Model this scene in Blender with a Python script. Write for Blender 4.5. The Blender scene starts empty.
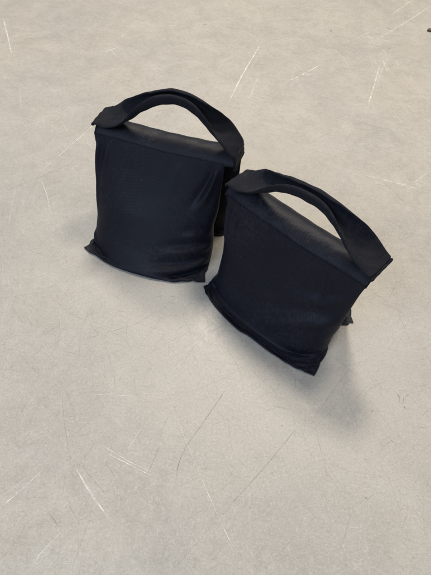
import bpy, math, random
import numpy as np
from mathutils import Matrix, Vector

random.seed(7)
C = bpy.context.scene.collection
SC = bpy.context.scene
U = 0.30                                   # metres per bag width

# ------------------------------------------------------------------ camera
PITCH, ROLL, CH, FPX = 0.917, 0.068, 2.557 * U, 450.0
fwd = np.array([0, math.cos(PITCH), -math.sin(PITCH)])
r0 = np.array([1.0, 0, 0]); u0 = np.cross(r0, fwd)
rgt = math.cos(ROLL) * r0 + math.sin(ROLL) * u0
upv = -math.sin(ROLL) * r0 + math.cos(ROLL) * u0
cam = bpy.data.cameras.new('camera'); cam_o = bpy.data.objects.new('camera', cam); C.objects.link(cam_o)
cam_o.matrix_world = Matrix(((rgt[0], upv[0], -fwd[0], 0), (rgt[1], upv[1], -fwd[1], 0), (rgt[2], upv[2], -fwd[2], CH), (0, 0, 0, 1)))
cam.lens = 36.0 * FPX / 575.0; cam.sensor_width = 36; cam.sensor_fit = 'AUTO'
cam.clip_start = 0.02; cam.clip_end = 200
SC.camera = cam_o


def ground(px, py):                         # where a point of the floor survey lies, metres
    d = fwd + (px - 215.5) / FPX * rgt - (py - 287.5) / FPX * upv
    t = -CH / d[2]
    return np.array([d[0] * t, d[1] * t])


# ------------------------------------------------------------------ material helpers
class NT:
    def __init__(s, name):
        s.m = bpy.data.materials.new(name); s.m.use_nodes = True
        s.t = s.m.node_tree; s.t.nodes.clear()
        s.out = s.t.nodes.new('ShaderNodeOutputMaterial')

    def n(s, kind, **kw):
        nd = s.t.nodes.new('ShaderNode' + kind)
        for k, v in kw.items():
            if k.startswith('i_'):
                key = k[2:].replace('_', ' ')
                nd.inputs[int(key) if key.isdigit() else key].default_value = v
            else:
                setattr(nd, k, v)
        return nd

    def l(s, a, b): s.t.links.new(a, b)

    def math(s, op, a, b=None, c=None, clamp=False):
        nd = s.n('Math', operation=op, use_clamp=clamp)
        for i, v in enumerate((a, b, c)):
            if v is None: continue
            if isinstance(v, (int, float)): nd.inputs[i].default_value = v
            else: s.l(v, nd.inputs[i])
        return nd.outputs[0]

    def noise(s, vec, scale, detail=4, rough=.55, dist=0.0):
        nd = s.n('TexNoise'); nd.inputs['Scale'].default_value = scale; nd.inputs['Detail'].default_value = detail
        nd.inputs['Roughness'].default_value = rough; nd.inputs['Distortion'].default_value = dist
        if vec is not None: s.l(vec, nd.inputs['Vector'])
        return nd.outputs['Fac']

    def ramp(s, fac, stops):
        nd = s.n('ValToRGB'); e = nd.color_ramp.elements
        while len(e) > 1: e.remove(e[-1])
        e[0].position, e[0].color = stops[0][0], stops[0][1]
        for p, c in stops[1:]:
            x = e.new(p); x.color = c
        s.l(fac, nd.inputs['Fac']); return nd.outputs['Color']

    def mapr(s, v, a, b, c, d):
        nd = s.n('MapRange'); s.l(v, nd.inputs[0])
        for i, q in enumerate((a, b, c, d)): nd.inputs[i + 1].default_value = q
        return nd.outputs[0]

    def mix(s, fac, a, b, blend='MIX'):
        nd = s.n('Mix', data_type='RGBA', blend_type=blend)
        for sock, v in ((nd.inputs[0], fac), (nd.inputs[6], a), (nd.inputs[7], b)):
            if isinstance(v, (int, float)): sock.default_value = v
            elif isinstance(v, tuple): sock.default_value = v
            else: s.l(v, sock)
        return nd.outputs[2]


def rgb(r, g, b): return (r, g, b, 1.0)


# ------------------------------------------------------------------ concrete
def concrete():
    t = NT('worn polished concrete')
    co = t.n('TexCoord').outputs['Object']
    big = t.noise(co, 2.2, 4, .6, .6)
    mid = t.noise(co, 11.0, 5, .62, .8)
    fine = t.noise(co, 70.0, 5, .7, .3)
    grit = t.noise(co, 520.0, 3, .7)
    # trowel arcs: noise stretched along one direction, bent by a slow noise
    mp = t.n('Mapping'); mp.inputs['Rotation'].default_value = (0, 0, .6); mp.inputs['Scale'].default_value = (14, 45, 1)
    t.l(co, mp.inputs['Vector'])
    trow = t.noise(mp.outputs[0], 1.0, 5, .65, 1.2)
    col = t.ramp(mid, [(.28, rgb(.412, .390, .358)), (.5, rgb(.446, .424, .391)), (.72, rgb(.482, .461, .428))])
    warm = t.ramp(big, [(.3, rgb(.90, .91, .93)), (.5, rgb(1, 1, 1)), (.72, rgb(1.05, 1.035, 1.01))])
    col = t.mix(1.0, col, warm, 'MULTIPLY')
    col = t.mix(t.mapr(trow, .42, .7, 0, .08), col, rgb(.58, .56, .53))
    col = t.mix(t.mapr(fine, .30, .48, .26, 0), col, rgb(.31, .29, .26))
    col = t.mix(t.mapr(fine, .54, .72, 0, .26), col, rgb(.64, .62, .585))
    col = t.mix(t.mapr(grit, .3, .45, .55, 0), col, rgb(.26, .24, .21))
    col = t.mix(t.mapr(grit, .56, .70, 0, .42), col, rgb(.70, .68, .64))
    sand = t.noise(co, 230, 4, .75)
    col = t.mix(t.mapr(sand, .30, .47, .50, 0), col, rgb(.30, .28, .25))
    col = t.mix(t.mapr(sand, .55, .70, 0, .45), col, rgb(.68, .66, .62))
    # pin holes and dark specks
    vo = t.n('TexVoronoi', feature='F1'); vo.inputs['Scale'].default_value = 60; vo.inputs['Randomness'].default_value = 1
    t.l(co, vo.inputs['Vector'])
    sep = t.n('SeparateColor'); t.l(vo.outputs['Color'], sep.inputs[0])
    rare = t.math('GREATER_THAN', sep.outputs[0], .84)
    rad = t.math('MULTIPLY_ADD', sep.outputs[1], .07, .025)
    spot = t.math('MULTIPLY', t.mapr(t.math('SUBTRACT', rad, vo.outputs['Distance']), 0, .03, 0, 1), rare)
    spot = t.math('MULTIPLY', spot, t.math('MULTIPLY_ADD', sep.outputs[2], .6, .2))
    col = t.mix(spot, col, rgb(.12, .105, .085))
    bs = t.n('BsdfPrincipled')
    t.l(col, bs.inputs['Base Color'])
    t.l(t.math('ADD', t.mapr(mid, .3, .7, .36, .50), t.mapr(fine, .3, .7, -.06, .12)), bs.inputs['Roughness'])
    bs.inputs['Specular IOR Level'].default_value = .42
    hgt = t.math('ADD', t.math('MULTIPLY', fine, .5), t.math('MULTIPLY', grit, .35))
    hgt = t.math('SUBTRACT', hgt, t.math('MULTIPLY', spot, .6))
    bp = t.n('Bump'); bp.inputs['Strength'].default_value = .22; bp.inputs['Distance'].default_value = .0012
    t.l(hgt, bp.inputs['Height']); t.l(bp.outputs[0], bs.inputs['Normal'])
    t.l(bs.outputs[0], t.out.inputs[0])
    return t.m


def scratch_mat():
    t = NT('scratches in concrete')
    co = t.n('TexCoord').outputs['Object']
    at = t.n('Attribute', attribute_name='mark')
    sep = t.n('SeparateColor'); t.l(at.outputs['Color'], sep.inputs[0])
    brk = t.mapr(t.noise(co, 200, 4, .75), .34, .52, .35, 1.0)
    brk2 = t.mapr(t.noise(co, 45, 3, .6), .35, .6, .35, 1.0)
    a = t.math('MULTIPLY', t.math('MULTIPLY', sep.outputs[1], brk), brk2, clamp=True)
    col = t.mix(sep.outputs[0], rgb(.15, .12, .09), rgb(.82, .805, .77))
    d = t.n('BsdfPrincipled'); t.l(col, d.inputs['Base Color']); d.inputs['Roughness'].default_value = .6
    tr = t.n('BsdfTransparent'); mx = t.n('MixShader')
    t.l(a, mx.inputs[0]); t.l(tr.outputs[0], mx.inputs[1]); t.l(d.outputs[0], mx.inputs[2])
    t.l(mx.outputs[0], t.out.inputs[0])
    return t.m


# ------------------------------------------------------------------ cloth materials
def fabric(name, base, sheen, weave, rough=.54, coarse=1.0, lint=.5, tint=rgb(.55, .65, 1)):
    t = NT(name)
    uv = t.n('UVMap', uv_map='cloth').outputs[0]
    ob = t.n('TexCoord').outputs['Object']
    s = t.n('SeparateXYZ'); t.l(uv, s.inputs[0])
    x, y = s.outputs[0], s.outputs[1]
    k = 2 * math.pi / weave
    if coarse == 1.0:                        # fine twill: diagonal rib crossed by the weft
        a = t.math('SINE', t.math('MULTIPLY', t.math('ADD', x, y), k))
        b = t.math('SINE', t.math('MULTIPLY', t.math('SUBTRACT', x, y), k * .5))
        w = t.math('ADD', t.math('MULTIPLY', a, .35), t.math('MULTIPLY', b, .15))
    else:                                    # webbing: ribs along the strap
        a = t.math('SINE', t.math('MULTIPLY', y, k))
        b = t.math('SINE', t.math('MULTIPLY', x, k * .7))
        w = t.math('ADD', t.math('MULTIPLY', a, .4), t.math('MULTIPLY', b, .12))
    n1 = t.noise(ob, 9, 4, .6); n2 = t.noise(ob, 160, 4, .7); n3 = t.noise(ob, 900, 2, .6)
    dust = t.math('MULTIPLY', t.mapr(n1, .4, .75, 0, 1), t.mapr(n2, .45, .8, 0, 1))
    col = t.mix(t.mapr(n1, .3, .7, 0, 1), rgb(*[c * .8 for c in base]), rgb(*[c * 1.2 for c in base]))
    col = t.mix(t.math('MULTIPLY', t.mapr(w, -.5, .5, .0, .5), 1.1), col, rgb(*[c * 3.0 for c in base]))
    col = t.mix(t.math('MULTIPLY', dust, .22 * lint), col, rgb(.30, .29, .28))
    vo = t.n('TexVoronoi'); vo.inputs['Scale'].default_value = 55; t.l(ob, vo.inputs['Vector'])
    sp = t.n('SeparateColor'); t.l(vo.outputs['Color'], sp.inputs[0])
    fl = t.math('MULTIPLY', t.math('GREATER_THAN', sp.outputs[0], .87), t.math('LESS_THAN', vo.outputs['Distance'], .05))
    col = t.mix(t.math('MULTIPLY', fl, lint), col, rgb(.16, .16, .17))
    bs = t.n('BsdfPrincipled'); t.l(col, bs.inputs['Base Color'])
    bs.inputs['Roughness'].default_value = rough
    bs.inputs['Specular IOR Level'].default_value = .24
    bs.inputs['Sheen Weight'].default_value = sheen; bs.inputs['Sheen Roughness'].default_value = .45
    bs.inputs['Sheen Tint'].default_value = tint
    h = t.math('ADD', t.math('MULTIPLY', w, .7), t.math('ADD', t.math('MULTIPLY', n2, .6), t.math('MULTIPLY', n3, .4)))
    bp = t.n('Bump'); bp.inputs['Strength'].default_value = .35; bp.inputs['Distance'].default_value = .0006
    t.l(h, bp.inputs['Height']); t.l(bp.outputs[0], bs.inputs['Normal'])
    t.l(bs.outputs[0], t.out.inputs[0])
    return t.m


def plain(name, base, rough=.8):
    t = NT(name); ob = t.n('TexCoord').outputs['Object']
    n = t.noise(ob, 300, 3, .6)
    bs = t.n('BsdfPrincipled')
    t.l(t.mix(t.mapr(n, .3, .7, 0, 1), rgb(*[c * .7 for c in base]), rgb(*[c * 1.25 for c in base])), bs.inputs['Base Color'])
    bs.inputs['Roughness'].default_value = rough
    t.l(bs.outputs[0], t.out.inputs[0]); return t.m


M_FLOOR = concrete(); M_SCR = scratch_mat()
M_POUCH = fabric('black navy nylon cloth', (.0030, .0039, .0092), .022, .0034)
M_BAND = fabric('black navy band cloth', (.0030, .0038, .0088), .022, .0034, lint=.8)
M_STRAP = fabric('black cotton webbing', (.0033, .0040, .0080), .03, .0026, .8, 2.0, .5, rgb(.55, .68, 1))
M_THREAD = plain('dark stitching thread', (.004, .004, .006))


# ------------------------------------------------------------------ mesh helpers
def mesh_obj(name, verts, faces, mat, parent=None, uv=None, smooth=True, sub=0):
    me = bpy.data.meshes.new(name)
    me.from_pydata([tuple(v) for v in verts], [], [tuple(f) for f in faces])
    if uv is not None:
        l = me.uv_layers.new(name='cloth')
        idx = np.zeros(len(me.loops), dtype=np.int32); me.loops.foreach_get('vertex_index', idx)
        if len(uv) == len(verts): l.data.foreach_set('uv', np.asarray(uv, dtype=np.float32)[idx].ravel())
        else: l.data.foreach_set('uv', np.asarray(uv, dtype=np.float32).ravel())
    me.materials.append(mat)
    if smooth: me.polygons.foreach_set('use_smooth', [True] * len(me.polygons))
    me.update()
    o = bpy.data.objects.new(name, me); C.objects.link(o)
    if parent: o.parent = parent
    if sub:
        m = o.modifiers.new('smooth', 'SUBSURF'); m.levels = sub; m.render_levels = sub
    return o


def catmull(pts, n):
    P = np.array(pts, float); P = np.vstack([2 * P[0] - P[1], P, 2 * P[-1] - P[-2]])
    seg = len(P) - 3; out = []
    for t in np.linspace(0, seg - 1e-9, n):
        i = int(t); f = t - i; a, b, c, d = P[i:i + 4]
        out.append(.5 * (2 * b + (c - a) * f + (2 * a - 5 * b + 4 * c - d) * f * f + (3 * b - a - 3 * c + d) * f ** 3))
    out = np.array(out)
    s = np.concatenate([[0], np.cumsum(np.linalg.norm(np.diff(out, axis=0), axis=1))])
    q = np.linspace(0, s[-1], n)
    return np.stack([np.interp(q, s, out[:, k]) for k in range(out.shape[1])], 1)


def tube(path, rad, k=6, closed_caps=True):
    P = np.array(path); n = len(P); V = []; F = []
    T = np.gradient(P, axis=0); T /= np.linalg.norm(T, axis=1)[:, None] + 1e-12
    ref = np.array([0, 0, 1.0])
    for i in range(n):
        a = np.cross(T[i], ref)
        if np.linalg.norm(a) < .1: a = np.cross(T[i], np.array([0, 1.0, 0]))
        a /= np.linalg.norm(a); b = np.cross(T[i], a)
        rr = rad[i] if hasattr(rad, '__len__') else rad
        for j in range(k):
            w = 2 * math.pi * j / k
            V.append(P[i] + rr * (math.cos(w) * a + math.sin(w) * b))
    for i in range(n - 1):
        for j in range(k):
            F.append((i * k + j, i * k + (j + 1) % k, (i + 1) * k + (j + 1) % k, (i + 1) * k + j))
    if closed_caps:
        F.append(tuple(range(k))[::-1]); F.append(tuple((n - 1) * k + j for j in range(k)))
    return V, F


# ------------------------------------------------------------------ cloth: a sewn pouch of sand, relaxed under its own weight
def relax_pouch(top, foot, Wp, Hp, vol, seed, mid, sgn, folds=(), q_in=.30, nu=64, nv=58, steps=420):
    """top: function u(0..1) -> seam point; foot: (xL, xR, y) where the lower seam starts; mid: (y_ridge, z_ridge) of the
    plane that parts the two pouches; sgn -1 front, +1 back."""
    rng = np.random.default_rng(seed)
    Cc = 2 * nu; R = nv + 1
    du, dv = Wp / (nu - 1), Hp / nv
    P = np.zeros((R, Cc, 3))
    uu = np.concatenate([np.linspace(0, 1, nu), np.linspace(1, 0, nu)])
    side = np.concatenate([np.full(nu, -1.0), np.full(nu, 1.0)])       # -1 outer sheet of the local y
    T = np.array([top(u) for u in uu])
    B = np.stack([foot[0] + (foot[1] - foot[0]) * uu, np.full(Cc, foot[2]), np.full(Cc, .004)], 1)
    for i in range(R):
        f = i / nv
        P[i] = T * (1 - f) + B * f
        P[i, :, 1] += side * (.002 + .012 * math.sin(math.pi * f))
    P += rng.normal(0, .0007, P.shape)
    pin = T + np.stack([np.zeros(Cc), side * .0015, np.zeros(Cc)], 1)
    # slightly uneven cloth: a smooth random stretch of the weave
    g = rng.normal(0, 1, (8, 10)); 
    def field(amp):
        g = rng.normal(0, 1, (9, 13))
        a = np.linspace(0, 8, R); b = np.linspace(0, 12, Cc)
        ia = np.clip(a.astype(int), 0, 7); ib = np.clip(b.astype(int), 0, 11)
        fa = (a - ia)[:, None]; fb = (b - ib)[None]
        q = g[ia][:, ib] * (1 - fa) * (1 - fb) + g[ia + 1][:, ib] * fa * (1 - fb) + g[ia][:, ib + 1] * (1 - fa) * fb + g[ia + 1][:, ib + 1] * fa * fb
        return 1 + amp * q
    su = du * field(.012); sv = dv * field(.010)
    inner = np.concatenate([np.zeros(nu), np.ones(nu)]) if sgn < 0 else np.concatenate([np.ones(nu), np.zeros(nu)])
    low_ = np.clip((np.arange(R) / nv - .35) / .3, 0, 1)
    sv = sv * (1 + (q_in * inner[None] * low_[:, None]))
    sd = np.sqrt(su * su + sv * sv)
    # the edges of each sheet are joined by short seam stitches
    edge = np.minimum(np.abs(np.arange(Cc) % nu - 0), np.abs(nu - 1 - np.arange(Cc) % nu))
    sv *= 1 - .055 * np.exp(-edge / 2.0)[None]
    su[:, nu - 1] = .0012; su[:, Cc - 1] = .0012
    prev = P.copy()

    def proj(A, Bv, rest, k, comp=1.0):
        d = Bv - A; L = np.sqrt((d * d).sum(-1)) + 1e-9
        e = (L - rest) / L
        if comp != 1.0: e = np.where(e < 0, e * comp, e)
        c = d * (e * (.5 * k))[..., None]
        return c

    def sweep():
        for o in (0, 1):                     # around
            if o == 0:
                c = proj(P[:, 0::2], P[:, 1::2], su[:, 0::2], 1); P[:, 0::2] += c; P[:, 1::2] -= c
            else:
                nx = np.roll(P, -1, 1)
                c = proj(P[:, 1::2], nx[:, 1::2], su[:, 1::2], 1); P[:, 1::2] += c
                P[:, 2::2] -= c[:, :-1]; P[:, 0] -= c[:, -1]
        for o in (0, 1):                     # down
            e = (R - 1 - o) // 2 * 2
            A = P[o:o + e:2]; Bv = P[o + 1:o + 1 + e:2]
            c = proj(A, Bv, sv[o:o + e:2], 1); A += c; Bv -= c
        for s in (1, -1):                    # shear
            for o in (0, 1):
                e = (R - 1 - o) // 2 * 2
                A = P[o:o + e:2]; Bv = np.roll(P[o + 1:o + 1 + e:2], -s, 1)
                c = proj(A, Bv, sd[o:o + e:2], .35, .6)
                A += c; P[o + 1:o + 1 + e:2] -= np.roll(c, s, 1)
        # bending, only resists folding up
        for o in (0, 2):
            nx = np.roll(P, -2, 1)
            for k in (o, o + 1):
                if k in (nu - 2, nu - 1): pass
                cols = np.arange(k, Cc, 4)
                cols = cols[~np.isin(cols, (nu - 2, nu - 1, Cc - 2, Cc - 1))]
                c = proj(P[:, cols], nx[:, cols], 2 * du, .10); P[:, cols] += c; P[:, (cols + 2) % Cc] -= c
        for o in range(4):
            rows = np.arange(o, R - 2, 4)
            c = proj(P[rows], P[rows + 2], 2 * dv, .10); P[rows] += c; P[rows + 2] -= c
        P[0] = pin
        m = .5 * (P[-1] + P[-1][::-1]); P[-1] = m

    press = 0.0
    myr, mzr = mid
    for st in range(steps):
        du_ = np.roll(P, -1, 1) - np.roll(P, 1, 1)
        dv_ = np.gradient(P, axis=0) * 2
        N = np.cross(dv_, du_) * .25         # area-weighted normals
        ctr = P.reshape(-1, 3).mean(0)
        if (N * (P - ctr)).sum() < 0: N = -N
        V = (N * (P - ctr)).sum() / 3
        press += (vol - V) / vol * 2.2; press = max(0.0, min(press, 60))
        zf = np.clip((.215 - P[..., 2]) / .215, 0, 1)
        acc = N / (du * dv) * (press * (.10 + .9 * zf))[..., None] * .25
        acc[..., 2] -= 3.0
        damp = .90 if st < steps * .7 else .75
        vel = (P - prev) * damp
        prev = P.copy()
        P += vel + acc * (1 / 90.) ** 2
        for _ in range(4): sweep()
        low = P[..., 2] < .0015
        P[..., 2] = np.where(low, .0015, P[..., 2])
        for k in (0, 1): P[..., k] = np.where(low, prev[..., k] * .85 + P[..., k] * .15, P[..., k])
        # the plane between the pouches
        lim = myr * np.clip(P[..., 2] / mzr, 0, 1)
        if sgn < 0: P[..., 1] = np.where(P[..., 1] > lim - .002, lim - .002, P[..., 1])
        else: P[..., 1] = np.where(P[..., 1] < lim + .002, lim + .002, P[..., 1])
        P[0] = pin
    # pulled folds in the cloth: a crest with a valley beside it, fading at both ends
    du_ = np.roll(P, -1, 1) - np.roll(P, 1, 1); dv_ = np.gradient(P, axis=0)
    N = np.cross(dv_, du_); N /= np.linalg.norm(N, axis=2)[..., None] + 1e-12
    if (N * (P - P.reshape(-1, 3).mean(0))).sum() < 0: N = -N
    gx = np.linspace(0, Wp, nu)[None, :].repeat(R, 0); gy = np.linspace(0, Hp, R)[:, None].repeat(nu, 1)
    for (a0, b0, a1, b1, amp, sg) in folds:
        p0 = np.array([a0 * Wp, b0 * Hp]); p1 = np.array([a1 * Wp, b1 * Hp]); d = p1 - p0; L = np.linalg.norm(d); d /= L
        q = ((gx - p0[0]) * d[0] + (gy - p0[1]) * d[1]) / L
        bend = .06 * L * np.sin(np.pi * np.clip(q, 0, 1)) * math.sin(a0 * 37 + b1 * 23)
        e = -(gx - p0[0]) * d[1] + (gy - p0[1]) * d[0] - bend
        sgm = sg * (.75 + .6 * np.clip(q, 0, 1))
        prof = np.exp(-(e / sgm) ** 2) - .75 * np.exp(-((e - 1.7 * sgm) / sgm) ** 2)
        end = np.clip((q + .04) / .25, 0, 1) * np.clip((1.04 - q) / .55, 0, 1)
        end = end * end * (3 - 2 * end)
        top_ = np.clip(gy / .012, 0, 1)
        P[:, :nu] += N[:, :nu] * (2.2 * amp * prof * end * top_)[..., None]
    # soft dents where the sand has settled unevenly
    P += N * ((field(1.0) - 1) * (np.sin(np.pi * np.clip(np.arange(R) / nv, 0, 1)) ** .7)[:, None] * .0016)[..., None]
    # blunt, rounded lower corners and a calm lower seam
    j_ = np.arange(Cc); cx_ = np.minimum(np.minimum(j_, Cc - 1 - j_), np.abs(j_ - nu + .5)) * du
    wgt = np.clip(1.05 - np.hypot(cx_[None], ((nv - np.arange(R)) * dv)[:, None]) / .034, 0, 1)
    wgt = np.maximum(wgt, .35 * np.clip(1 - ((nv - np.arange(R)) * dv)[:, None] / .03, 0, 1))
    for _ in range(14):
        q = .25 * (np.roll(P, 1, 1) + np.roll(P, -1, 1) + np.vstack([P[:1], P[:-1]]) + np.vstack([P[1:], P[-1:]]))
        q[-1] = (np.roll(P[-1], 1, 0) + np.roll(P[-1], -1, 0) + P[-2]) / 3
        P = P + (q - P) * (.6 * wgt)[..., None]
        m = .5 * (P[-1] + P[-1][::-1]); P[-1] = m
    P[0] = pin
    P[..., 2] = np.maximum(P[..., 2], .0008)
    faces = []; uvs = []
    for i in range(R - 1):
        for j in range(Cc):
            k = (j + 1) % Cc
            f = (i * Cc + j, (i + 1) * Cc + j, (i + 1) * Cc + k, i * Cc + k)
            faces.append(f)
            uvs += [(j * du, -i * dv), (j * du, -(i + 1) * dv), ((j + 1) * du, -(i + 1) * dv), ((j + 1) * du, -i * dv)]
    print('pouch volume %.2f l of %.2f, pressure %.1f' % (V * 1000, vol * 1000, press))
    return P.reshape(-1, 3), faces, uvs


def strap_section(L, theta, flat, n):
    """points across the webbing: a band of width L curled by the angle theta (edges outward/up), squashed by flat."""
    s = np.linspace(-.5, .5, n)
    if theta < .02: return np.stack([s * L, np.zeros(n)], 1)
    r = L / theta
    a = s * theta
    y = r * np.sin(a); z = r * (1 - np.cos(a))
    return np.stack([y, z * flat], 1)


def ribbon(path, side, widths, thetas, flats, th, n=15):
    """a band of cloth with thickness th swept along path; returns verts, faces, uvs."""
    P = np.array(path); m = len(P)
    T = np.gradient(P, axis=0); T /= np.linalg.norm(T, axis=1)[:, None]
    V = []
    lng = np.concatenate([[0], np.cumsum(np.linalg.norm(np.diff(P, axis=0), axis=1))])
    UV = []
    for i in range(m):
        S = np.array(side[i]) - T[i] * np.dot(side[i], T[i]); S /= np.linalg.norm(S)
        N = np.cross(S, T[i])
        sec = strap_section(widths[i], thetas[i], flats[i], n)
        # normals of the section
        tg = np.gradient(sec, axis=0); tg /= np.linalg.norm(tg, axis=1)[:, None] + 1e-12
        nn = np.stack([-tg[:, 1], tg[:, 0]], 1)
        edge = np.clip((.5 - np.abs(np.linspace(-.5, .5, n))) / .06, .35, 1)
        up = sec + nn * (th / 2 * edge)[:, None]; dn = sec - nn * (th / 2 * edge)[:, None]
        q_ = np.linspace(-.5, .5, n); s_ = lng[i]
        wob = .0006 * np.sin(s_ * 61 + q_ * 5) + .0004 * np.sin(s_ * 143 - q_ * 9 + 1) + .0003 * np.sin(s_ * 233 + q_ * 14)
        up = up + nn * wob[:, None]; dn = dn + nn * wob[:, None]
        loop = np.vstack([up, dn[::-1]])
        for q in loop: V.append(P[i] + S * q[0] + N * q[1])
        w = np.linspace(-.5, .5, n) * widths[i]
        for q in np.concatenate([w, w[::-1]]): UV.append((lng[i], q))
    k = 2 * n; F = []
    for i in range(m - 1):
        for j in range(k):
            F.append((i * k + j, i * k + (j + 1) % k, (i + 1) * k + (j + 1) % k, (i + 1) * k + j))
    F.append(tuple(range(k))[::-1]); F.append(tuple((m - 1) * k + j for j in range(k)))
    return V, F, UV


# ------------------------------------------------------------------ the sandbag
def sandbag(spec):
    root = bpy.data.objects.new('sandbag', None); C.objects.link(root)
    root.location = (spec['x'] * U, spec['y'] * U, 0); root.rotation_euler = (0, 0, spec['yaw'])
    root.empty_display_size = .1
    root['label'] = spec['label']; root['category'] = 'sandbag'; root['group'] = 'black sandbags on the concrete floor'
    h = spec['h'] * U; ln = spec['lean'] * U; bw = .218 * U
    half = .5 * U
    drop = .062 * U
    ends = spec['ends']                      # x of left and right end of the band, in bag widths

    def sag(x): return -.006 * math.cos(math.pi * max(-1, min(1, x / U)) ) + spec.get('tilt', 0) * x
    # band: a saddle of cloth over the ridge, sheet with thickness
    nx, ny = 60, 16
    V = []; F = []; UV = []
    rng = np.random.default_rng(spec['seed'])
    ph = rng.uniform(0, 6.28, 6)
    for layer in (0, 1):
        for i in range(nx + 1):
            f = i / nx; x = (ends[0] + (ends[1] - ends[0]) * f) * U
            for j in range(ny + 1):
                w = j / ny * 2 - 1
                y = w * bw / 2
                z = h + sag(x) - drop * abs(w) ** 2.2
                z += .0010 * math.sin(x * 40 + ph[0] + w * 2) * (1 - abs(w)) + .0004 * math.sin(x * 150 + ph[1] - w * 3)
                y += .0006 * math.sin(x * 45 + ph[2])
                if layer: z -= .0022; y *= .985
                V.append((x, y + ln, z)); UV.append((x, w * (bw / 2 + drop * .6)))
    s = (nx + 1) * (ny + 1); g = lambda l, i, j: l * s + i * (ny + 1) + j
    for i in range(nx):
        for j in range(ny):
            F.append((g(0, i, j), g(0, i + 1, j), g(0, i + 1, j + 1), g(0, i, j + 1)))
            F.append((g(1, i, j), g(1, i, j + 1), g(1, i + 1, j + 1), g(1, i + 1, j)))
        F.append((g(0, i, 0), g(1, i, 0), g(1, i + 1, 0), g(0, i + 1, 0)))
        F.append((g(0, i, ny), g(0, i + 1, ny), g(1, i + 1, ny), g(1, i, ny)))
    for j in range(ny):
        F.append((g(0, 0, j), g(0, 0, j + 1), g(1, 0, j + 1), g(1, 0, j)))
        F.append((g(0, nx, j), g(1, nx, j), g(1, nx, j + 1), g(0, nx, j + 1)))
    band = mesh_obj('top_band', V, F, M_BAND, root, UV)
    # pouches
    for sgn, key in ((-1, 'front'), (1, 'back')):
        q = spec[key]

        def top(u, sgn=sgn, q=q):
            x = (ends[0] + q.get('in0', .012) + (ends[1] - ends[0] - q.get('in0', .012) - q.get('in1', .012)) * u) * U
            return np.array([x, ln + sgn * (bw / 2 - .0016) + .0006 * math.sin(x * 45 + ph[2]), h + sag(x) - drop + .0012 + .0004 * math.sin(x * 150 + ph[1] - sgn * 3)])
        Pv, Fv, Uv = relax_pouch(top, (q['xl'] * U, q['xr'] * U, q['y'] * U), q['w'] * U, q['hgt'] * U, q['vol'], spec['seed'] * 10 + (sgn > 0), (ln, h), sgn, q.get('folds', ()), q.get('inner', .2))
        po = mesh_obj('pouch', Pv, Fv, M_POUCH, root, Uv, sub=1)
        if sgn < 0: front_pouch = po; front_pts = Pv
    # stitch rows: short thread dashes along both long edges of the band
    for sgn in (-1, 1):
        SV = []; SF = []
        x = ends[0] * U + .012
        while x < ends[1] * U - .012:
            w = .93
            pts = []
            for q in (0, .5, 1):
                xx = x + q * .0026
                yy = sgn * w * bw / 2 + .0006 * math.sin(xx * 45 + ph[2])
                zz = h + sag(xx) - drop * w ** 2.2 + .0010 * math.sin(xx * 40 + ph[0] + sgn * w * 2) * (1 - w) + .0004 * math.sin(xx * 150 + ph[1] - sgn * w * 3)
                pts.append((xx, yy + ln, zz + (.0004 if q == .5 else 0)))
            v, f = tube(pts, .00035, 4)
            o = len(SV); SV += v; SF += [tuple(a + o for a in k) for k in f]
            x += .0036
        mesh_obj('stitching', SV, SF, M_THREAD, band)
    # handle
    path = catmull([(a * U, (b * U + ln), h + sag(a * U) + c * U) for a, b, c in spec['handle']], 90)
    m = len(path); t = np.linspace(0, 1, m)

    def sm(e0, e1, v):
        q = np.clip((v - e0) / (e1 - e0), 0, 1); return q * q * (3 - 2 * q)
    cl = sm(*spec['curl'][0], t) * (1 - sm(*spec['curl'][1], t))
    th = -.12 + (spec['curl_max'] + .12) * cl
    th = np.where(np.abs(th) < .03, .03, th)
    wd = np.full(m, spec['strap_w'] * U)
    tw = np.interp(t, *spec['twist'])
    side = np.stack([np.sin(tw) * 0, -np.cos(tw), -np.sin(tw)], 1)
    V, F, UV = ribbon(path, side, wd, np.maximum(th, .03), np.full(m, .85), .0060, 25)
    hd = mesh_obj('handle', V, F, M_STRAP, root, UV, sub=1)
    for e, st_ in ((0, 1), (m - 1, -1)):
        SV = []; SF = []
        for off in (4,):
            i0 = e + st_ * off; c = path[i0]; tn = path[i0 + 1] - path[i0 - 1]; tn /= np.linalg.norm(tn)
            sd_ = np.array([0, -math.cos(tw[i0]), -math.sin(tw[i0])]); nn_ = np.cross(tn, sd_); nn_ *= np.sign(nn_[2]) or 1
            if abs(tn[2]) > .8: nn_ *= np.sign(nn_[0]) or 1
            y = -.46
            while y < .45:
                pts = [c + sd_ * yy * spec['strap_w'] * U + nn_ * (.0030 + hh) for yy, hh in ((y, 0), (y + .02, .0005), (y + .04, 0))]
                v, f = tube(pts, .0004, 4); o = len(SV); SV += v; SF += [tuple(a + o for a in k) for k in f]
                y += .058
        mesh_obj('stitching', SV, SF, M_THREAD, hd)
    # rolled hem across each end of the strap
    for e, inner in ((0, 1), (m - 1, m - 2)):
        d = path[e] - path[inner]; d /= np.linalg.norm(d)
        c = path[e] + d * .001
        ys = np.linspace(-.5, .5, 15) * spec['strap_w'] * U * 1.03
        pts = [(c[0], c[1] + yv, c[2] - .001 - .0025 * abs(yv / (spec['strap_w'] * U)) + .0006 * math.sin(yv * 300)) for yv in ys]
        v, f = tube(pts, [.0034 + .0004 * math.sin(i * 1.7) for i in range(15)], 8)
        mesh_obj('end_hem', v, f, M_STRAP, hd, [(p[0], p[1]) for p in v], sub=1)
    return root, front_pts


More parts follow.
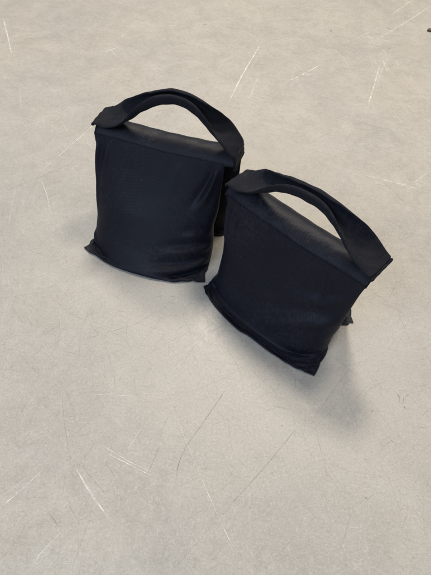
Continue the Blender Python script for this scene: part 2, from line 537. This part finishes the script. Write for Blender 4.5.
bag1 = dict(x=-.446, y=2.366, yaw=-.266, lean=.252, h=.80, ends=(-.5, .5), seed=3,
            front=dict(xl=-.555, xr=.49, y=-.265, w=.99, hgt=.855, vol=.0027, in0=-.002, in1=.07, inner=.28,
                       folds=[(.96, .01, .80, .30, .0035, .0060), (.99, .60, .52, .76, .0032, .0075), (.99, .50, .62, .60, .0028, .0065), (.99, .70, .66, .86, .0022, .0060), (.97, .40, .74, .46, .0020, .005),
                              (.03, .0, .07, .52, .0040, .0060), (.12, .01, .10, .40, .0018, .006), (.02, .62, .16, .80, .0025, .006), (.02, .80, .22, .90, .0018, .006), (.55, .93, .9, .90, .0014, .006),
                              (.35, .02, .30, .22, .0004, .007), (.68, .02, .60, .34, .0004, .009)]),
            back=dict(xl=-.5, xr=.5, y=.30, w=1.04, hgt=.82, vol=.0022),
            handle=[(-.5, 0, .010), (-.39, 0, .030), (-.25, 0, .100), (-.13, 0, .185), (0, 0, .252), (.12, 0, .255), (.235, 0, .195), (.325, 0, .125), (.41, 0, .065), (.48, 0, .0), (.495, 0, -.08)],
            twist=((0, .08, .2, .35, .5, .7, .85, 1), (0, .26, .5, .5, .40, .40, .2, 0)),
            curl=((.0, .46), (.56, .95)), curl_max=5.7, strap_w=.215,
            label='black cloth sandbag standing upright with a pale lint thread low on its front')
bag2 = dict(x=.45, y=1.921, yaw=-.712, lean=.032, h=.73, ends=(-.505, .54), seed=5,
            front=dict(xl=-.44, xr=.575, y=-.33, w=1.03, hgt=.712, vol=.0026, inner=.28, in0=.008, in1=.002,
                       folds=[(.03, .01, .06, .30, .0040, .0050), (.09, .01, .08, .22, .0028, .0045), (.15, .02, .14, .18, .0015, .005), (.98, .10, .62, .30, .0016, .007), (.99, .30, .50, .66, .0026, .011),
                              (.99, .66, .74, .78, .0022, .0060), (.99, .76, .70, .87, .0020, .0055), (.98, .86, .66, .94, .0016, .0050), (.02, .80, .20, .88, .0020, .006), (.02, .68, .12, .60, .0018, .006), (.80, .02, .86, .2, .0016, .006)]),
            back=dict(xl=-.40, xr=.53, y=.19, w=.96, hgt=.74, in0=.05, in1=.06, vol=.0024),
            handle=[(-.5, 0, .014), (-.42, 0, .032), (-.27, 0, .095), (-.09, 0, .185), (.09, 0, .203), (.25, 0, .148), (.40, 0, .070), (.54, 0, .014)],
            twist=((0, .08, .2, .35, .5, .75, .9, 1), (0, .22, .45, .48, .35, .35, .2, 0)),
            curl=((.0, .44), (.54, 1.0)), curl_max=5.7, strap_w=.215,
            label='dusty black cloth sandbag turned at an angle, its rolled strap end jutting out')
b1, pts1 = sandbag(bag1)
b2, pts2 = sandbag(bag2)

# ------------------------------------------------------------------ a curl of lint caught on the cloth
P_ = np.array(pts1)
k_ = P_[(np.abs(P_[:, 0] - .035) < .02) & (np.abs(P_[:, 2] - .062) < .02)]
c_ = k_[np.argmin(k_[:, 1])] if len(k_) else np.array([.035, -.08, .062])
M_LINT = plain('pale lint', (.10, .095, .09))
lp = []
for a_, b_ in ((-.006, .009), (-.007, .004), (-.004, .001), (0, .000), (.005, -.002), (.007, -.006), (.006, -.009), (.0045, -.007)):
    near = P_[np.argsort((P_[:, 0] - c_[0] - a_) ** 2 + (P_[:, 2] - c_[2] - b_) ** 2 + np.where(P_[:, 1] > c_[1] + .03, 1, 0))[:3]].mean(0)
    lp.append((a_ + c_[0], near[1] - .0016, c_[2] + b_))
v, f = tube(catmull(lp, 40), .00035, 5)
r1 = b1.rotation_euler.z
w_ = [(b1.location.x + math.cos(r1) * p[0] - math.sin(r1) * p[1], b1.location.y + math.sin(r1) * p[0] + math.cos(r1) * p[1], p[2]) for p in v]
li = mesh_obj('lint_thread', w_, f, M_LINT)
li['label'] = 'short pale curl of lint thread clinging to the front of a black bag'; li['category'] = 'thread'

# ------------------------------------------------------------------ floor
nf = 2
fl = mesh_obj('floor', [(-9, -7, 0), (9, -7, 0), (9, 11, 0), (-9, 11, 0)], [(0, 1, 2, 3)], M_FLOOR, smooth=False)
fl['kind'] = 'structure'

SV, SF, SA = [], [], []


def mark(pts, w0, tone, a, jag=.0, n=None):
    """one scratch: pts on the floor in metres, half width w0, tone 0 dark .. 1 white, strength a."""
    P = np.array(pts, float)
    ln_ = np.linalg.norm(np.diff(P, axis=0), axis=1).sum()
    n = n or int(max(5, min(60, ln_ / .006)))
    P = catmull(P, n) if len(P) > 2 else P[0] + (P[1] - P[0]) * np.linspace(0, 1, n)[:, None]
    T = np.gradient(P, axis=0); T /= np.linalg.norm(T, axis=1)[:, None] + 1e-12
    Nn = np.stack([-T[:, 1], T[:, 0]], 1)
    if jag: P = P + Nn * np.array([random.gauss(0, jag) for _ in range(n)])[:, None]
    o = len(SV); z = .0003 + .00025 * random.random()
    for i in range(n):
        f = i / (n - 1); tp = min(1, 6 * f + .15, 6 * (1 - f) + .15)
        w = w0 * tp * random.uniform(.7, 1.25); s = a * tp * random.uniform(.65, 1.1)
        for k in (-1, 0, 1):
            q = P[i] + Nn[i] * w * k; SV.append((q[0], q[1], z)); SA.append((tone, s if k == 0 else 0, 0, 1))
    for i in range(n - 1):
        for k in (0, 1): SF.append((o + i * 3 + k, o + i * 3 + k + 1, o + i * 3 + 4 + k, o + i * 3 + 3 + k))


def px_m(p):                                # how wide a survey unit is out there, relative to the near floor
    g = ground(*p); d = g[1] * fwd[1] - CH * fwd[2] + g[0] * fwd[0]
    return max(.8, d / .95)


def G(*pp): return [ground(*p) for p in pp]


mm = .001
WHITE = [  # polyline in survey coordinates, half width (mm), strength
    ([(3, 18), (8, 38), (12, 57)], 1.6, .8), ([(262, 42), (243, 74), (227, 106)], 1.3, .8), ([(322, 64), (304, 74), (287, 82)], 1.3, .8),
    ([(381, 61), (373, 90), (367, 108)], 1.6, .6), ([(386, 60), (377, 84)], 3.0, .25), ([(259, 75), (252, 92), (249, 100)], 1.2, .5),
    ([(431, 6), (400, 26), (372, 42)], 1.6, .5), ([(412, 0), (390, 16)], 1.4, .5), ([(340, 45), (385, 26)], 1.3, .3), ([(246, 52), (290, 48)], 1.2, .25),
    ([(103, 117), (68, 148), (33, 178)], 0.9, .75), ([(40, 178), (47, 196), (50, 215)], 0.9, .65), ([(16, 184), (12, 205), (8, 226)], 0.8, .45),
    ([(19, 90), (22, 112)], .8, .3), ([(358, 174), (392, 182), (431, 193)], 2.6, .4), ([(380, 180), (410, 186)], 1.2, .6), ([(431, 170), (413, 184)], 1.0, .55),
    ([(330, 112), (380, 126), (431, 138)], 1.0, .35), ([(300, 106), (340, 116)], .9, .3), ([(250, 96), (275, 104)], 2.5, .2), ([(332, 48), (343, 58), (352, 72)], 1.0, .35),
    ([(74, 465), (86, 486), (101, 508), (116, 527)], 1.7, .85), ([(82, 480), (95, 500)], 2.6, .6), ([(0, 508), (22, 489), (42, 471)], .9, .7), ([(0, 498), (30, 476)], .8, .45),
    ([(20, 492), (44, 469)], .8, .6), ([(0, 520), (14, 506)], .7, .4), ([(25, 575), (44, 550), (66, 528)], 1.3, .55), ([(42, 575), (72, 540)], .8, .4),
    ([(98, 443), (130, 462), (160, 476)], .8, .65), ([(104, 452), (128, 464), (152, 476)], .8, .75), ([(118, 445), (150, 462), (196, 482)], .7, .45), ([(112, 462), (140, 474), (172, 488)], .7, .4),
    ([(175, 414), (188, 446), (203, 482), (222, 525), (240, 560)], .9, .6), ([(141, 428), (134, 440), (126, 452)], .8, .55), ([(80, 394), (130, 396), (196, 399)], 1.0, .35), ([(134, 392), (170, 397), (194, 403)], .7, .4),
    ([(138, 478), (134, 500), (130, 522)], 1.2, .3), ([(146, 488), (152, 512)], 1.2, .3), ([(248, 478), (250, 510), (251, 548)], 3.5, .16), ([(243, 470), (243, 508)], 1.8, .2), ([(256, 505), (258, 540)], 2.2, .14),
    ([(228, 440), (236, 462)], .8, .3), ([(304, 440), (290, 478)], .8, .25), ([(216, 490), (240, 500)], .9, .3), ([(62, 375), (61, 430)], .9, .3), ([(110, 415), (124, 428)], 4, .22), ([(100, 410), (128, 412)], 3, .16),
    ([(128, 318), (140, 292)], .8, .35), ([(150, 310), (158, 288)], .7, .25), ([(48, 215), (66, 238)], .7, .3), ([(2, 262), (5, 300)], .8, .3), ([(20, 268), (21, 312)], .7, .25), ([(60, 300), (62, 370)], .7, .2),
    ([(120, 40), (131, 28)], 1.4, .3), ([(105, 52), (116, 48)], 3.0, .45), ([(150, 68), (163, 70)], 2.2, .3), ([(20, 80), (21, 110)], .8, .3), ([(413, 277), (418, 284)], 2.0, .3), ([(240, 120), (300, 132)], 1.0, .18),
]
DARK = [
    ([(0, 193), (40, 177), (80, 160)], .7, .55), ([(230, 383), (205, 420), (184, 450), (177, 472), (175, 490)], .75, .6), ([(300, 424), (262, 470), (222, 514)], .75, .6), ([(222, 514), (196, 544), (168, 575)], .6, .25),
    ([(345, 374), (312, 421)], .6, .3), ([(314, 422), (322, 455), (330, 486)], .55, .4), ([(160, 444), (152, 464), (143, 482)], .65, .5), ([(61, 376), (64, 420), (71, 462)], .65, .45), ([(92, 515), (82, 540), (70, 575)], .65, .5),
    ([(46, 510), (60, 528)], .65, .5), ([(27, 400), (20, 415)], .6, .4), ([(52, 460), (46, 468)], .6, .4), ([(0, 330), (28, 300)], .5, .2), ([(60, 358), (100, 300)], .5, .22), ([(300, 500), (336, 540)], .5, .3),
    ([(260, 575), (300, 530)], .5, .25), ([(370, 540), (410, 575)], .6, .3), ([(386, 470), (404, 520)], .5, .25), ([(355, 520), (431, 548)], .5, .25), ([(396, 392), (400, 398), (399, 404)], 1.4, .6), ([(404, 396), (403, 404)], .9, .6),
    ([(402, 406), (405, 408)], 1.3, .8), ([(398, 376), (407, 374)], .6, .4), ([(365, 497), (368, 500)], 1.6, .7), ([(366, 500), (374, 494)], .6, .35), ([(330, 29), (332, 33)], 1.6, .6), ([(386, 27), (392, 30)], 2.0, .7), ([(388, 49), (391, 48)], 2.2, .55),
    ([(250, 27), (254, 30)], 1.6, .4), ([(203, 24), (207, 25)], 2.6, .35), ([(246, 47), (250, 49)], 3.5, .2), ([(28, 321), (33, 326)], 1.4, .35), ([(102, 350), (107, 348)], .9, .6), ([(5, 248), (18, 254)], .6, .4), ([(36, 224), (54, 220)], .6, .4),
    ([(18, 325), (26, 320)], .7, .3), ([(170, 296), (176, 297)], 1.0, .5), ([(380, 300), (431, 330)], .5, .18), ([(345, 395), (300, 445)], .5, .2), ([(95, 75), (140, 90)], .7, .2), ([(0, 60), (30, 90)], .8, .18), ([(70, 40), (100, 60)], .9, .18),
]
for p, w, a in WHITE: mark(G(*p), w * 1.45 * mm * px_m(p[1 if len(p) > 2 else 0]), 1.0, min(1.5, a * 1.9), .0002)
for p, w, a in WHITE:                        # fainter companions: grit drags in bundles
    for k in range(2):
        o_ = np.array([random.gauss(0, 3.0), random.gauss(0, 2.0)])
        q_ = [np.array(c) + o_ * random.uniform(.6, 1.3) for c in p]
        mark(G(*q_), w * random.uniform(.5, 1.1) * mm * px_m(q_[0]), 1.0, a * random.uniform(.15, .6), .0002)
SCUFF = [(110, 50, 14, 8, .5, 16), (150, 68, 12, 5, .3, 10), (255, 96, 16, 10, .6, 22), (388, 64, 10, 14, 1.2, 18), (372, 40, 20, 6, .5, 12), (345, 124, 10, 8, .4, 12), (400, 183, 26, 6, .25, 22), (112, 412, 18, 8, .1, 26),
         (248, 510, 8, 34, 1.55, 22), (30, 490, 26, 14, -.7, 22), (45, 555, 24, 14, -.8, 22), (140, 465, 40, 12, .45, 26), (88, 492, 10, 14, .9, 14), (150, 505, 16, 24, 1.3, 18), (14, 300, 14, 40, 1.5, 16), (60, 330, 12, 50, 1.5, 14),
         (190, 440, 16, 20, .8, 14), (335, 505, 26, 20, .9, 18), (385, 540, 34, 24, .3, 26), (20, 205, 16, 22, 1.3, 12), (60, 225, 12, 16, 1.2, 12), (300, 75, 24, 12, .5, 14), (410, 100, 20, 30, .9, 14), (262, 100, 12, 8, .3, 16), (376, 72, 8, 18, 1.3, 14), (392, 182, 34, 5, .25, 18), (355, 20, 30, 8, .5, 12), (110, 140, 40, 20, .8, 12), (320, 560, 40, 12, .2, 16), (50, 110, 40, 30, 1.2, 16), (170, 40, 40, 18, .4, 14)]
for cx, cy, rx, ry, an, n_ in SCUFF:         # pale rubbed patches: many short strokes close together
    for _ in range(n_):
        px, py = cx + random.gauss(0, rx * .5), cy + random.gauss(0, ry * .5)
        L = random.uniform(4, 16); b_ = an + random.gauss(0, .25)
        dx, dy = math.cos(b_) * L / 2, math.sin(b_) * L / 2
        mark(G((px - dx, py - dy), (px + dx, py + dy)), random.uniform(.4, 1.5) * mm * px_m((cx, cy)), 1.0, random.uniform(.18, .75) * px_m((cx, cy)) ** .7, .0002, 9)
for p, w, a in DARK: mark(G(*p), w * 1.0 * mm * px_m(p[0]), 0.0, min(1.0, a * 1.15), .00015)
for px, py, r in [(223, 514, 1.3), (254, 468, 1.1), (272, 473, 1.1), (288, 478, .9), (250, 508, 1.2), (268, 513, 1.1), (324, 524, 1.1), (313, 422, 1.1), (69, 431, 1.0), (12, 400, .8), (182, 471, .9), (405, 408, 1.2), (348, 250, 0.6), (410, 176, 1.4), (318, 60, 1.0)]:
    c = ground(px, py); mark([c - [r * mm, 0], c + [r * mm, .0004]], r * mm, 0, .95, 0, 5)
# broad scuffs and a mesh of fine hair scratches worn into the slab
for _ in range(5200):
    px, py = random.uniform(-60, 490), random.triangular(-20, 600, 330)
    c = ground(px, py); L = random.choice((.012, .02, .03, .05, .09)) * random.uniform(.6, 1.5)
    an = random.choice((random.gauss(.75, .35), random.gauss(-.9, .35), random.uniform(0, 3.14)))
    d = np.array([math.cos(an), math.sin(an)]) * L / 2; b = np.array([-d[1], d[0]]) * random.gauss(0, .12)
    tone = 0.0 if random.random() < .5 else 1.0
    k_ = px_m((px, py)); d = d * (.4 + .6 * k_); b = b * (.4 + .6 * k_)
    mark([c - d, c + b, c + d], random.uniform(.3, .6) * mm * k_, tone, random.uniform(.08, .42 if tone == 0 else .65), .0001, 7)
for _ in range(150):                          # bundles of parallel drag marks
    px, py = random.uniform(-40, 470), random.uniform(0, 590)
    c = ground(px, py); an = random.uniform(0, 3.14); L = random.uniform(.03, .12); d = np.array([math.cos(an), math.sin(an)]) * L / 2
    nn = np.array([-d[1], d[0]]) / (L / 2)
    for k in range(random.randint(3, 7)):
        q = c + nn * random.gauss(0, .006) + d * random.uniform(-.4, .4)
        mark([q - d * random.uniform(.4, 1), q + d * random.uniform(.4, 1)], random.uniform(.4, .9) * mm, 1.0, random.uniform(.1, .4), .0001, 8)
sm_ = mesh_obj('scratch_marks', SV, SF, M_SCR, fl, smooth=False)
at = sm_.data.color_attributes.new('mark', 'FLOAT_COLOR', 'POINT')
at.data.foreach_set('color', np.array(SA, dtype=np.float32).ravel())

# a brown crumb lying near the far right
import bmesh
bm = bmesh.new(); bmesh.ops.create_icosphere(bm, subdivisions=3, radius=.009)
for q in bm.verts:
    n_ = 1 + .22 * math.sin(q.co.x * 420 + 1) * math.sin(q.co.y * 380) + .15 * math.sin(q.co.z * 600 + q.co.x * 300)
    q.co = Vector((q.co.x * n_ * 1.1, q.co.y * n_, q.co.z * n_ * .55))
me = bpy.data.meshes.new('crumb'); bm.to_mesh(me); bm.free(); me.polygons.foreach_set('use_smooth', [True] * len(me.polygons))
me.materials.append(plain('brown bark', (.16, .105, .055)))
cr = bpy.data.objects.new('crumb', me); C.objects.link(cr); g_ = ground(429.5, 31); cr.location = (g_[0], g_[1], .0045)
cr['label'] = 'tiny brown crumb of debris alone on the concrete near the far right'; cr['category'] = 'debris'

# ------------------------------------------------------------------ light: lamps of a bright hall, a cool window behind the camera
def lamp(name, az, el, dist, size, power, col, size_y=None, aim=(0.0, .60, 0.0)):
    l = bpy.data.lights.new(name, 'AREA'); l.shape = 'ELLIPSE' if size_y is None else 'RECTANGLE'
    l.size = size; l.size_y = size_y or size; l.energy = power; l.color = col
    o = bpy.data.objects.new(name, l); C.objects.link(o)
    a, e = math.radians(az), math.radians(el)
    v = Vector((math.cos(a) * math.cos(e), math.sin(a) * math.cos(e), math.sin(e)))
    o.location = Vector(aim) + v * dist
    o.rotation_euler = (-v).to_track_quat('-Z', 'Y').to_euler()
    return o


lamp('key_lamp', 88, 54, 6.0, 1.0, 235, (1, .905, .77))
lamp('key_lamp', 52, 63, 6.0, .9, 105, (1, .895, .75))
lamp('second_lamp', 124, 54, 5.0, 3.4, 36, (1, .92, .80))
lamp('side_lamp', 3, 50, 2.6, 1.0, 9, (1, .84, .60), aim=(.25, .60, 0))
lamp('window_light', -128, 42, 4.0, 2.2, 76, (.66, .80, 1), 1.6)
w = bpy.data.worlds.new('World'); SC.world = w; w.use_nodes = True
bg = w.node_tree.nodes['Background']; bg.inputs[0].default_value = (.88, .94, 1, 1); bg.inputs[1].default_value = .165

SC.view_settings.view_transform = 'Standard'; SC.view_settings.look = 'None'
SC.view_settings.exposure = -0.08; SC.view_settings.gamma = 1
SC.cycles.max_bounces = 6; SC.cycles.transparent_max_bounces = 12
